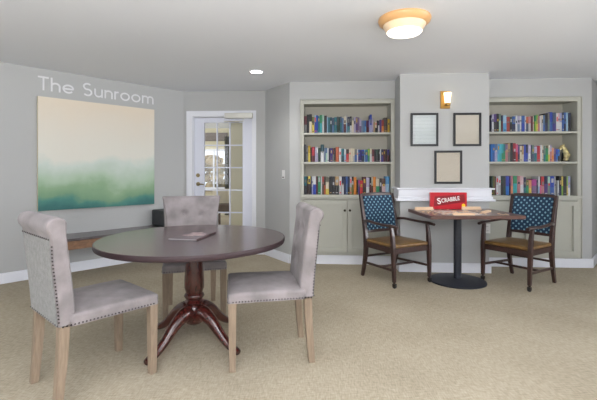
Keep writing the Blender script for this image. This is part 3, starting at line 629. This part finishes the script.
# ---------------------------------------------------------------- upholstered dining chair
def make_dining_chair():
    t = thing('dining_chair', '', 'chair')
    # seat with crowned top
    N = 14; hw = .243; y0, y1 = -.23, .262
    def top(a, b): return .487+.022*(1-abs(2*a-1)**3)*(1-abs(2*b-1)**4)
    m = MB(); grid = []
    for j in range(N+1):
        row = []
        for i in range(N+1):
            a, b = i/N, j/N; row.append(m.bm.verts.new(((-hw+2*hw*a)*(1+.06*b), y0+(y1-y0)*b, top(a, b))))
        grid.append(row)
    low = {}
    for j in range(N+1):
        for i in range(N+1):
            if i in (0, N) or j in (0, N): low[(i, j)] = m.bm.verts.new((grid[j][i].co.x, grid[j][i].co.y, .425))
    for j in range(N):
        for i in range(N): m.face([grid[j][i], grid[j][i+1], grid[j+1][i+1], grid[j+1][i]])
    for i in range(N):
        m.face([grid[0][i], low[(i, 0)], low[(i+1, 0)], grid[0][i+1]]); m.face([grid[N][i], grid[N][i+1], low[(i+1, N)], low[(i, N)]])
        m.face([grid[i][0], grid[i+1][0], low[(0, i+1)], low[(0, i)]]); m.face([grid[i][N], low[(N, i)], low[(N, i+1)], grid[i+1][N]])
    m.face([low[(0, 0)], low[(0, N)], low[(N, N)], low[(N, 0)]])
    m.build('seat', M_velvet, t, smooth=True, bevel=.016, seg=3)
    # back: side profile swept across the width
    prof = []
    for k in range(31): q = k/30; prof.append((-.198-.05*q**1.2, .47+.445*q, 'f'))
    for a in range(20, 221, 20): prof.append((-.298+.050*math.cos(R(a)), .957+.049*math.sin(R(a)), 'r'))
    prof += [(-.328, .915, 'b'), (-.322, .88, 'b'), (-.315, .78, 'b'), (-.301, .65, 'b'), (-.291, .54, 'b'), (-.282, .426, 'b'), (-.198, .426, 'b')]
    def halfw(z): q = max(0, min(1, (z-.72)/.28)); return .228+.038*q*q
    tuft = [(-.075, .84), (.075, .84), (-.075, .66), (.075, .66)]
    rings = []; NX = 28
    for i in range(NX+1):
        s = -1+2*i/NX; ring = []
        for y, z, k in prof:
            x = s*halfw(z); yy = y
            if k == 'f':
                for tx, tz in tuft: yy -= .03*math.exp(-((x-tx)**2+(z-tz)**2)/.0011)
                yy += .012*(1-s**4)*math.sin(math.pi*min(1, max(0, (z-.47)/.46)))
            ring.append((x, yy, z))
        rings.append(ring)
    MB().rings(rings).build('backrest', [M_velvet], t, smooth=True, bevel=.012, seg=3, ang=50)
    # linen panel on the outside of the back
    pr = [(-.323, .895), (-.315, .78), (-.301, .65), (-.291, .54), (-.283, .432)]
    MB().rings([[(s*(halfw(z)-.008), y-.003, z) for y, z in pr]+[(s*(halfw(z)-.008), y+.004, z) for y, z in pr[::-1]] for s in (-1, -.5, 0, .5, 1)]).build('rear_panel', M_linen, t, smooth=True)
    for tx, tz in tuft:
        q = (tz-.47)/.46; yy = -.198-.05*q**1.2-.012
        MB().lathe([(0, .004), (.006, .003), (.009, 0), (.009, -.004)], 10, (tx, yy, tz), axis='y').build('button', M_velvet, t, smooth=True)
    # nailheads: around the seat, up the back edges, under the roll
    m = MB()
    def nail(x, y, z, nx, ny):
        n = Vector((nx, ny, 0)).normalized(); a = n.cross(Vector((0, 0, 1))); b = Vector((0, 0, 1)); c = Vector((x, y, z)); r = .0055
        rg = [[c+a*r*math.cos(k*1.0472)+b*r*math.sin(k*1.0472)-n*.001 for k in range(6)], [c+(a*math.cos(k*1.0472)+b*math.sin(k*1.0472))*r*.6+n*.003 for k in range(6)]]
        m.rings(rg)
    st = .019; zz = .434
    for k in range(int(.48/st)): nail((-.23+k*st)*1.06, y1, zz, 0, 1)
    for sd in (-1, 1):
      m.build('nailhead_trim', M_nail, t, smooth=True); m = MB()
      for k in range(int(.53/st)):
        yy = -.266+k*st
        q = hw*(1+.06*max(0, (yy-y0)/(y1-y0)))+.001; nail(sd*q, yy, zz, sd, 0)
    for s in (-1, 1):
        m.build('nailhead_trim', M_nail, t, smooth=True); m = MB()
        for k in range(22):
            z = .456+k*st; (ya, za), (yb, zb_) = next(p for p in zip(pr[::-1], pr[::-1][1:]) if z <= p[1][1]+.001)
            y = ya+(yb-ya)*(z-za)/(zb_-za); nail(s*(halfw(z)-.001), y+.004, z, s, -.5)
    for y, z in ((-.328, .892), (-.287, .44)):
        m.build('nailhead_trim', M_nail, t, smooth=True); m = MB()
        for k in range(15): nail(-.224+k*.032, y, z, 0, -1)
    m.build('nailhead_trim', M_nail, t, smooth=True)
    for s in (-1, 1):
        m = MB(); c = s*.229; a, b = .025, .020
        m.hexa([(c-b, .232-b, 0), (c+b, .232-b, 0), (c+b, .232+b, 0), (c-b, .232+b, 0), (c-a, .232-a, .425), (c+a, .232-a, .425), (c+a, .232+a, .425), (c-a, .232+a, .425)])
        m.build('leg', M_oak, t, bevel=.003)
        m = MB(); c = s*.195
        rs = []
        for z, y, r in ((0, -.278, .020), (.12, -.268, .022), (.26, -.257, .024), (.425, -.25, .026)): rs.append([(c-r, y-r, z), (c+r, y-r, z), (c+r, y+r, z), (c-r, y+r, z)])
        m.rings(rs).build('leg', M_oak, t, bevel=.003)
    return t
dc0 = make_dining_chair()
DCH = [((-1.225, 2.375), 49, 'grey dining chair left of the round table, back and nailheads towards us'),
       ((-.222, 2.687), 190, 'grey dining chair right of the round table, seen from its side'),
       ((-.92, 3.42), -72, 'grey dining chair behind the round table, tufted back facing us')]
for i, (p, hd, lb) in enumerate(DCH):
    o = dc0 if i == 0 else copy_tree(dc0)
    x, y = cw(*p); o.location = (x, y, 0); o.rotation_euler = (0, 0, R(hd+3.7-90)); o['label'] = lb; o['group'] = 'grey dining chairs round the table'

# ---------------------------------------------------------------- round pedestal table
tx, ty = cw(-.758, 2.837); TZ = .762
rt = thing('round_table', 'large round dark wood dining table with turned mahogany pedestal', 'table', (tx, ty, 0), R(3.7))
MB().lathe([(0, TZ-.034), (.651, TZ-.034), (.651, TZ), (0, TZ)], 96).build('tabletop', M_tabletop, rt, smooth=True)
MB().rings([[(rr2*math.cos(2*math.pi*i/96), rr2*math.sin(2*math.pi*i/96), zz2) for i in range(96)] for rr2, zz2 in ((.6512, TZ-.036), (.6545, TZ-.034), (.658, TZ-.026), (.658, TZ-.005), (.6555, TZ-.001), (.6512, TZ-.0002), (.6512, TZ-.036))], cap=False).build('edge_band', mat('dark_edge_band', (56, 42, 45), .45, spec=.3), rt, smooth=True)
MB().lathe([(0, .69), (.11, .69), (.11, .726), (0, .726)], 32).box(-.4, .4, -.04, .04, .70, .7255).box(-.04, .04, -.4, .4, .70, .7255).build('support_frame', M_mahog, rt, bevel=.003)
MB().lathe([(0, .13), (.03, .13), (.055, .145), (.064, .2), (.062, .262), (.05, .275), (.066, .286), (.07, .298), (.06, .308), (.055, .315), (.064, .325), (.072, .338), (.068, .35), (.058, .362), (.07, .40), (.07, .46), (.062, .58), (.057, .66), (.06, .675), (.065, .69), (0, .69)], 36).build('pedestal', M_mahog, rt, smooth=True, ang=50)
for a in (-120, -32, 58, 150):
    ca, sa = math.cos(R(a)), math.sin(R(a))
    pth = bez([(.03, .2), (.09, .232), (.17, .196), (.25, .12), (.33, .055), (.40, .028), (.445, .022)] and [(.03*ca, .03*sa, .205), (.09*ca, .09*sa, .226), (.17*ca, .17*sa, .188), (.25*ca, .25*sa, .118), (.33*ca, .33*sa, .058), (.40*ca, .40*sa, .03), (.42*ca, .42*sa, .025)], 6)
    w1 = lerpn([.052, .046, .038, .031, .028, .030, .022], 6); w2 = lerpn([.06, .056, .044, .034, .027, .022, .018], 6)
    MB().tube(pth, [(p, q) for p, q in zip(w1, w2)], 14).build('leg', M_mahog, rt, smooth=True, ang=60)
# magazine
mx, my = cw(-.775, 2.87)
mg = thing('magazine', 'glossy magazine with a pinkish cover lying on the round table', 'magazine', (mx, my, TZ+.0008), R(3.7-11))
MB().box(-.105, .105, -.165, .165, 0, .009).build('pages', mat('grey_pages', (150, 148, 150), .6), mg)
m = MB().box(-.108, .108, -.168, .168, .009, .0105).box(-.108, .108, -.168, .168, 0, .0).box(-.11, -.106, -.168, .168, 0, .0105)
cvm = mat('magazine_cover', (92, 78, 82), .2, noise=.3, nscale=14)
MB().box(-.108, .108, -.168, .168, .009, .0105).box(.106, .109, -.168, .168, 0, .0105).build('cover', cvm, mg)
MB().prism([(-.07, -.03), (-.02, -.07), (.03, -.03), (.09, -.02), (.08, .06), (.04, .06), (.02, .13), (-.05, .09), (-.04, .03)], .0105, .0112).build('cover_picture', mat('pink_picture', (158, 138, 138), .25, noise=.2, nscale=30), mg)
m.bm.free()

# ---------------------------------------------------------------- wooden armchair with dotted back
def make_armchair():
    t = thing('wooden_armchair', '', 'armchair')
    W_ = .25
    # seat rails
    m = MB().box(-W_, W_, .235, .262, .355, .415).box(-W_, W_, -.235, -.21, .355, .415).box(-W_, -W_+.026, -.21, .235, .355, .415).box(W_-.026, W_, -.21, .235, .355, .415)
    m.build('seat_rail', M_darkwood, t, bevel=.004)
    # cushion
    m = MB(); N = 12; x0, x1, y0, y1 = -.247, .247, -.225, .262
    g = [[m.bm.verts.new((x0+(x1-x0)*i/N, y0+(y1-y0)*j/N, .452+.024*(1-abs(2*i/N-1)**2.5)*(1-abs(2*j/N-1)**2.5))) for i in range(N+1)] for j in range(N+1)]
    edge = [g[0][i] for i in range(N)]+[g[j][N] for j in range(N)]+[g[N][N-i] for i in range(N)]+[g[N-j][0] for j in range(N)]
    for j in range(N):
        for i in range(N): m.face([g[j][i], g[j][i+1], g[j+1][i+1], g[j+1][i]])
    lo = [m.bm.verts.new((v.co.x, v.co.y, .415)) for v in edge]
    for i in range(len(edge)): m.face([edge[i], lo[i], lo[(i+1) % len(edge)], edge[(i+1) % len(edge)]])
    m.face(lo)
    m.build('seat', M_leather, t, smooth=True, bevel=.014, seg=3, ang=50)
    # rear legs running up into the back stiles
    for s in (-1, 1):
        pth = bez([(s*.235, -.31, 0), (s*.237, -.27, .14), (s*.238, -.24, .3), (s*.238, -.238, .43), (s*.238, -.262, .6), (s*.24, -.30, .78), (s*.242, -.34, .965)], 5)
        MB().tube(pth, [(a, b) for a, b in zip(lerpn([.016, .018, .02, .021, .02, .018, .017], 5), lerpn([.017, .021, .026, .028, .024, .02, .017], 5))], square=True, up=(0, 1, 0)).build('leg', M_darkwood, t, smooth=True, bevel=.004, ang=30)
    yb = lambda z: -.235-.027*max(0, (z-.43))/.17 if z < .6 else (-.262-.038*(z-.6)/.18 if z < .78 else -.30-.040*(z-.78)/.185)
    MB().rings([[(x, yb(.945)-.016-.018*(1-(x/.225)**2), .938), (x, yb(.945)+.016-.018*(1-(x/.225)**2), .938), (x, yb(.97)+.014-.018*(1-(x/.225)**2), .975+.006*(1-(x/.225)**2)), (x, yb(.97)-.014-.018*(1-(x/.225)**2), .975+.006*(1-(x/.225)**2))] for x in [-.225+.05*i for i in range(10)]]).build('top_rail', M_darkwood, t, smooth=True, bevel=.004)
    MB().box(-.22, .22, -.262, -.238, .515, .55).build('lower_rail', M_darkwood, t, bevel=.004)
    # upholstered back
    rs = []
    for i in range(13):
        x = -.214+.428*i/12; c = .02*(1-(x/.214)**2); ring = []
        zs = [.545+.4*k/10 for k in range(11)]
        for z in zs: ring.append((x, yb(z)+.026-c+.008*math.sin(math.pi*(z-.545)/.4), z))
        for z in zs[::-1]: ring.append((x, yb(z)-.022-c, z))
        rs.append(ring)
    MB().rings(rs).build('backrest', M_dots, t, smooth=True, bevel=.008, ang=50)
    for s in (-1, 1):
        # front leg rising to carry the arm
        pth = [(s*.256, .266, .062), (s*.257, .262, .2), (s*.26, .255, .42), (s*.262, .245, .55), (s*.266, .225, .645)]
        lg = MB().tube(pth, [.0165, .019, .022, .019, .017], square=True, up=(0, 1, 0)).build('leg', M_darkwood, t, bevel=.004)
        # caster
        cs = MB().lathe([(.013, .062), (.013, .052), (.006, .05), (.006, .04)][::-1], 12, (s*.256, .266, 0)).box(s*.256-.017, s*.256-.014, .255, .285, .02, .05).box(s*.256+.014, s*.256+.017, .255, .285, .02, .05).box(s*.256-.017, s*.256+.017, .262, .278, .043, .05).build('caster', M_bronze, lg)
        MB().lathe([(0, -.012), (.022, -.012), (.025, -.008), (.025, .008), (.022, .012), (0, .012)], 18, (s*.256, .270, .0255), axis='x').build('wheel', M_rubber, cs, smooth=True)
        # arm
        pth = bez([(s*.245, -.262, .655), (s*.268, -.16, .668), (s*.285, -.02, .66), (s*.285, .12, .655), (s*.272, .24, .656), (s*.266, .325, .648)], 6)
        MB().tube(pth, [(a, b) for a, b in zip(lerpn([.014, .018, .020, .023, .027, .020], 6), lerpn([.016, .016, .015, .015, .017, .015], 6))], 12).build('arm', M_darkwood, t, smooth=True, ang=60)
        MB().tube([(s*.24, -.27, .17), (s*.26, .258, .185)], (.009, .013), square=True).build('stretcher', M_darkwood, t, bevel=.003)
    MB().tube([(-.25, .03, .178), (.25, .03, .178)], (.009, .012), square=True).build('stretcher', M_darkwood, t, bevel=.003)
    MB().tube([(-.24, -.262, .24), (.24, -.262, .24)], (.009, .012), square=True).build('stretcher', M_darkwood, t, bevel=.003)
    return t
ac0 = make_armchair()
for i, (p, hd, lb) in enumerate([((1.114, 4.48), -62, 'dark wood armchair with blue dotted back and tan seat, left of the game table'),
                                 ((2.462, 4.37), 212.7, 'dark wood armchair with blue dotted back and tan seat, right of the game table')]):
    o = ac0 if i == 0 else copy_tree(ac0)
    x, y = cw(*p); o.location = (x, y, 0); o.rotation_euler = (0, 0, R(hd+3.7-90)); o['label'] = lb; o['group'] = 'wooden armchairs at the game table'

# ---------------------------------------------------------------- game table
gx, gy = cw(1.790, 4.39); GZ = .785
gt = thing('game_table', 'square walnut topped table on a black disc pedestal against the chimney breast', 'table', (gx, gy, 0), R(5))
HX = .475; yN, yF = -.41, .345
MB().box(-.455, .53, yN, yF, GZ-.038, GZ).build('tabletop', M_cafetop, gt, bevel=.005)
MB().lathe([(0, .015), (.298, .015), (.302, .012), (.302, .0)][::-1]+[(.296, .018), (.2, .03), (.09, .038), (.045, .042), (0, .042)], 56).build('base', M_black, gt, smooth=True)
MB().lathe([(.042, .042), (.042, .73)], 24).build('column', M_black, gt, smooth=True)
MB().box(-.2, .2, -.03, .03, .73, .7465).box(-.03, .03, -.2, .2, .73, .7465).build('top_bracket', M_black, gt)
# game box leaning on the chimney breast
bxl, bxr = X(429.6, 4.81), X(466, 4.81)
gb = thing('game_box', 'red board game box with white title standing against the chimney breast', 'game box', ((bxl+bxr)/2, 4.80, GZ+.001), R(0))
bw = (bxr-bxl)/2; bh = .198
MB().box(-bw, bw, -.02, .02, 0, bh).build('box_lid', M_red, gb, bevel=.002)
MB().hexa([(-bw+.04, -.0212, .03), (bw-.02, -.0212, .085), (bw-.02, -.02, .085), (-bw+.04, -.02, .03), (-bw+.05, -.0212, .15), (bw-.03, -.0212, .178), (bw-.03, -.02, .178), (-bw+.05, -.02, .15)]).build('title_banner', M_darkred, gb)
def text_mesh(body, size, name, m, parent, loc, rot, ext=.0006, sx=1):
    cu = bpy.data.curves.new(name, 'FONT'); cu.body = body; cu.size = size; cu.extrude = ext; cu.offset = size*.018; cu.align_x = 'CENTER'; cu.align_y = 'CENTER'
    o = bpy.data.objects.new(name, cu); C.objects.link(o); bpy.context.view_layer.update()
    me = bpy.data.meshes.new_from_object(o.evaluated_get(bpy.context.evaluated_depsgraph_get())); bpy.data.objects.remove(o)
    me.materials.clear(); me.materials.append(m)
    q = bpy.data.objects.new(name, me); C.objects.link(q); q.parent = parent; q.location = loc; q.rotation_euler = rot; q.scale = (sx, 1, 1)
    return q
text_mesh('S', .10, 'title_lettering', M_white, gb, (-.112, -.022, .092), (R(90), R(-9), 0))
text_mesh('CRABBLE', .068, 'title_lettering', M_white, gb, (.022, -.022, .113), (R(90), R(-9), 0), sx=.78)
MB().lathe([(.0, -.001), (.022, -.001), (.022, 0), (0, 0)], 8, (bw-.04, -.0215, .045), axis='y').build('badge', M_yellow, gb)
# board, racks, tiles
def on_table(u, v):            # table point seen at (u, v)
    yc = F*(CH-GZ)/(v-HZ); return cw((u-CU)/F*yc, yc)
bx_, by_ = gx-.07, gy-.13
MB_ = MB().box(-.2, .2, -.19, .19, 0, .006).build('game_board', [M_board], loc=(bx_, by_, GZ+.001), rotz=R(4))
tag(MB_, 'unfolded grid game board with red squares on the walnut table', 'game board')
for k, (x, y, r, lb) in enumerate([(gx-.33, gy+.15, 12, 'light wood tile rack at the left of the game table, by the box'), (gx+.24, gy+.24, 3, 'light wood tile rack at the right back of the game table'), (gx-.06, gy-.365, 3, 'light wood tile rack along the front edge of the game table'), (gx+.27, gy-.1, 50, 'light wood tile rack right of the game board')]):
    h_ = .034 if k < 2 else .022
    o = MB().prism([(-.11, -.02), (.11, -.02), (.11, .02), (-.11, .02)], 0, .008).prism([(-.11, .0), (.11, .0), (.11, .014), (-.11, .014)], .008, h_).prism([(-.11, -.02), (.11, -.02), (.11, -.013), (-.11, -.013)], .008, .014).build('tile_rack', M_tile, loc=(x, y, GZ+.001), rotz=R(r))
    tag(o, lb, 'tile rack', 'tile racks on the game table')
tm = MB().box(-.0095, .0095, -.0095, .0095, 0, .005).build('letter_tile', M_tile, bevel=.0008)
rng = random.Random(11); spots = []
while len(spots) < 44:
    if len(spots) < 20: p = (bx_+rng.randint(-7, 7)*.025, by_+rng.randint(-6, 6)*.025, GZ+.0075, 0)
    else: p = (gx+rng.uniform(-.41, .42), gy+rng.uniform(-.35, .27), GZ+.0008, rng.uniform(0, 1.5))
    if len(spots) >= 20 and (abs(p[0]-bx_) < .235 and abs(p[1]-by_) < .225): continue
    if any(math.hypot(p[0]-a, p[1]-b) < .14 for a, b in ((gx-.28, gy+.17), (gx-.4, gy+.13), (gx+.17, gy+.24), (gx+.31, gy+.24), (gx+.27, gy-.1), (gx-.13, gy-.365), (gx+.0, gy-.365))) and len(spots) >= 20: continue
    if p[1] > CHY-.17: continue
    if any(math.hypot(p[0]-a[0], p[1]-a[1]) < .0245 for a in spots): continue
    spots.append(p)
for i, p in enumerate(spots):
    o = tm if i == 0 else tm.copy()
    if i: C.objects.link(o)
    o.location = p[:3]; o.rotation_euler = (0, 0, p[3]+(R(4) if i < 20 else 0))
    tag(o, 'small wooden letter tile on the game board' if i < 20 else 'small wooden letter tile lying loose on the walnut table beside the board', 'tile', 'letter tiles on the board' if i < 20 else 'loose letter tiles')

# ---------------------------------------------------------------- chimney breast: frames, sconce, socket
def frame(u0, u1, v0, v1, pm, label):
    x0, x1 = X(u0, CHY), X(u1, CHY); um = (u0+u1)/2; z1, z0 = Z(um, v0, CHY), Z(um, v1, CHY)
    t = thing('picture_frame', label, 'framed document', ((x0+x1)/2, CHY-.001, z0), group='framed documents on the chimney breast')
    a, h_, f = (x1-x0)/2, z1-z0, .026
    MB().box(-a, -a+f, -.022, 0, 0, h_).box(a-f, a, -.022, 0, 0, h_).box(-a+f, a-f, -.022, 0, 0, f).box(-a+f, a-f, -.022, 0, h_-f, h_).build('frame', M_blackfr, t, bevel=.003)
    MB().box(-a+f, a-f, -.010, -.002, f, h_-f).build('document', pm, t)
    MB().box(-a+f, a-f, -.015, -.013, f, h_-f).build('glass', M_glass, t)
frame(410.4, 438, 113.2, 146.3, M_page1, 'black framed pale blue grey document, upper left of the three')
frame(453, 480.8, 113.0, 146.2, M_page2, 'black framed tan document, upper right of the three')
frame(434.1, 461.8, 150.6, 183.8, M_page3, 'black framed cream document, lowest of the three')

sx_, sz0, sz1 = X(445, CHY), Z(445, 108.8, CHY), Z(445, 91.2, CHY)
sc_ = thing('wall_sconce', 'small gold wall sconce with lit tapered glass shade on the chimney breast', 'wall lamp', (sx_, CHY, sz0))
hh = sz1-sz0
MB().box(-.058, .058, -.014, 0, 0, hh).build('back_plate', M_gold, sc_, bevel=.003)
MB().lathe([(.0, .028), (.03, .028), (.036, .05), (.03, .058), (0, .058)], 20, (.01, -.065, 0)).box(-.0, .02, -.06, -.014, .034, .046).build('cup', M_gold, sc_, smooth=True)
MB().lathe([(0, .058), (.031, .058), (.038, .12), (.045, .185), (0, .185)], 24, (.01, -.065, 0)).build('shade', M_shade, sc_, smooth=True)

ox, oz = X(487.2, CHY), Z(487, 228.5, CHY)
wo = thing('wall_outlet', 'white double socket low on the chimney breast behind the right armchair', 'socket', (ox, CHY, oz))
MB().box(-.036, .036, -.006, 0, -.058, .058).build('plate', M_switch, wo, bevel=.002)
for dz in (-.026, .026): MB().box(-.016, .016, -.008, -.006, dz-.014, dz+.014).box(-.008, -.005, -.0085, -.008, dz-.006, dz+.006, 1).box(.005, .008, -.0085, -.008, dz-.006, dz+.006, 1).build('socket', [M_switch, M_socket], wo)

# light switch on the angled wall
k = (283.6-CU)/F; dxw, dyw = k*CA-SA, k*SA+CA
e = Vector(AE); p0 = Vector(K2); D = Vector((dxw, dyw))
tt = (p0.x*e.y-p0.y*e.x)/(D.x*e.y-D.y*e.x); sp_ = D*tt
ang = math.atan2(AE[1], AE[0])
zs = CH-(174.5-HZ)/F*tt
ls = thing('light_switch', 'white light switch plate on the angled wall right of the door', 'light switch', (sp_.x, sp_.y, zs), ang)
MB().box(-.036, .036, -.006, 0, -.06, .06).build('plate', M_switch, ls, bevel=.002)
MB().box(-.014, .014, -.009, -.006, -.002, .035).build('rocker', M_switch, ls, bevel=.001)
MB().box(-.016, .016, -.012, -.006, -.045, -.03).build('slide_dimmer', M_bronze, ls, bevel=.001)

# ---------------------------------------------------------------- ceiling fixtures
def ceil(u, v): yc = F*(H-CH)/(HZ-v); return cw((u-CU)/F*yc, yc)
x, y = ceil(404.3, 18.5)
fl = thing('ceiling_light', 'round flush ceiling light with amber ring and lit frosted bowl', 'ceiling light', (x, y, H))
MB().lathe([(0, 0), (.198, 0), (.203, -.014), (.196, -.034), (.17, -.055), (0, -.055)][::-1], 48).build('ring', M_tan, fl, smooth=True)
MB().lathe([(.165, -.055), (.158, -.07), (.142, -.095), (.136, -.108)], 40, cap=False).build('bowl', mat('cream_glass', (232, 206, 172), .3), fl, smooth=True)
MB().lathe([(.136, -.106), (.125, -.118), (.09, -.126), (.04, -.13), (0, -.131)][::-1], 40).build('lit_lens', M_bowl, fl, smooth=True, ang=80)
def lamp(name, kind, loc, energy, size, col=(1, .93, .84), rot=(0, 0, 0), spot=None):
    ld = bpy.data.lights.new(name, kind); ld.energy = energy; ld.color = col
    if kind == 'AREA': ld.shape = 'DISK'; ld.size = size
    else: ld.shadow_soft_size = size
    if spot: ld.spot_size = R(spot); ld.spot_blend = .8
    o = bpy.data.objects.new(name, ld); C.objects.link(o); o.location = loc; o.rotation_euler = rot; return o
lamp('ceiling_light_glow', 'SPOT', (x, y, H-.14), 22, .1, spot=165)
def downlight(x, y, label):
    t = thing('recessed_downlight', label, 'ceiling light', (x, y, H))
    MB().lathe([(.07, 0), (.095, 0), (.096, -.004), (.088, -.007), (.07, -.004)], 36, cap=False).build('trim_ring', M_trim, t, smooth=True)
    MB().lathe([(0, -.001), (.07, -.001), (.07, -.003), (0, -.003)], 32).build('lens', M_bulb, t)
    lamp('downlight_beam', 'SPOT', (x, y, H-.02), 22, .06, (1, .97, .93), spot=140)
x, y = ceil(256.3, 71.8)
downlight(x, y, 'lit recessed downlight in the ceiling in front of the glass door')

# added fill light behind the camera, aimed at the ceiling like a bounced flash
ld = bpy.data.lights.new('bounce_flash', 'AREA'); ld.shape = 'RECTANGLE'; ld.size = 3.2; ld.size_y = 1.6; ld.energy = 300; ld.color = (1, .985, .97)
lo = bpy.data.objects.new('bounce_flash', ld); C.objects.link(lo); lo.location = (.2, -1.0, 1.35); lo.rotation_euler = Vector((0, .12, 1)).to_track_quat('-Z', 'Y').to_euler()

# daylight in the sunroom beyond the door
ld = bpy.data.lights.new('sunroom_daylight', 'AREA'); ld.shape = 'RECTANGLE'; ld.size = 3; ld.size_y = 1.4; ld.energy = 90; ld.color = (.97, .99, 1)
lo = bpy.data.objects.new('sunroom_daylight', ld); C.objects.link(lo); lo.location = (-5.7, 8.2, 1.5); lo.rotation_euler = Vector((1, 0, 0)).to_track_quat('-Z', 'Y').to_euler()

# ---------------------------------------------------------------- world, camera, view
w = bpy.data.worlds.new('sky'); bpy.context.scene.world = w; w.use_nodes = True
bg = w.node_tree.nodes['Background']; bg.inputs[0].default_value = (.86, .92, 1, 1); bg.inputs[1].default_value = 1.1
cam = bpy.data.cameras.new('camera'); co = bpy.data.objects.new('camera', cam); C.objects.link(co)
cam.sensor_width = 36; cam.lens = F/597*36; cam.shift_y = -(200-HZ)/597; cam.clip_start = .05
co.location = (0, 0, CH); co.rotation_euler = (R(90), 0, A)
s = bpy.context.scene; s.camera = co
s.view_settings.view_transform = 'Standard'; s.view_settings.look = 'None'; s.view_settings.gamma = 1; s.view_settings.exposure = .52
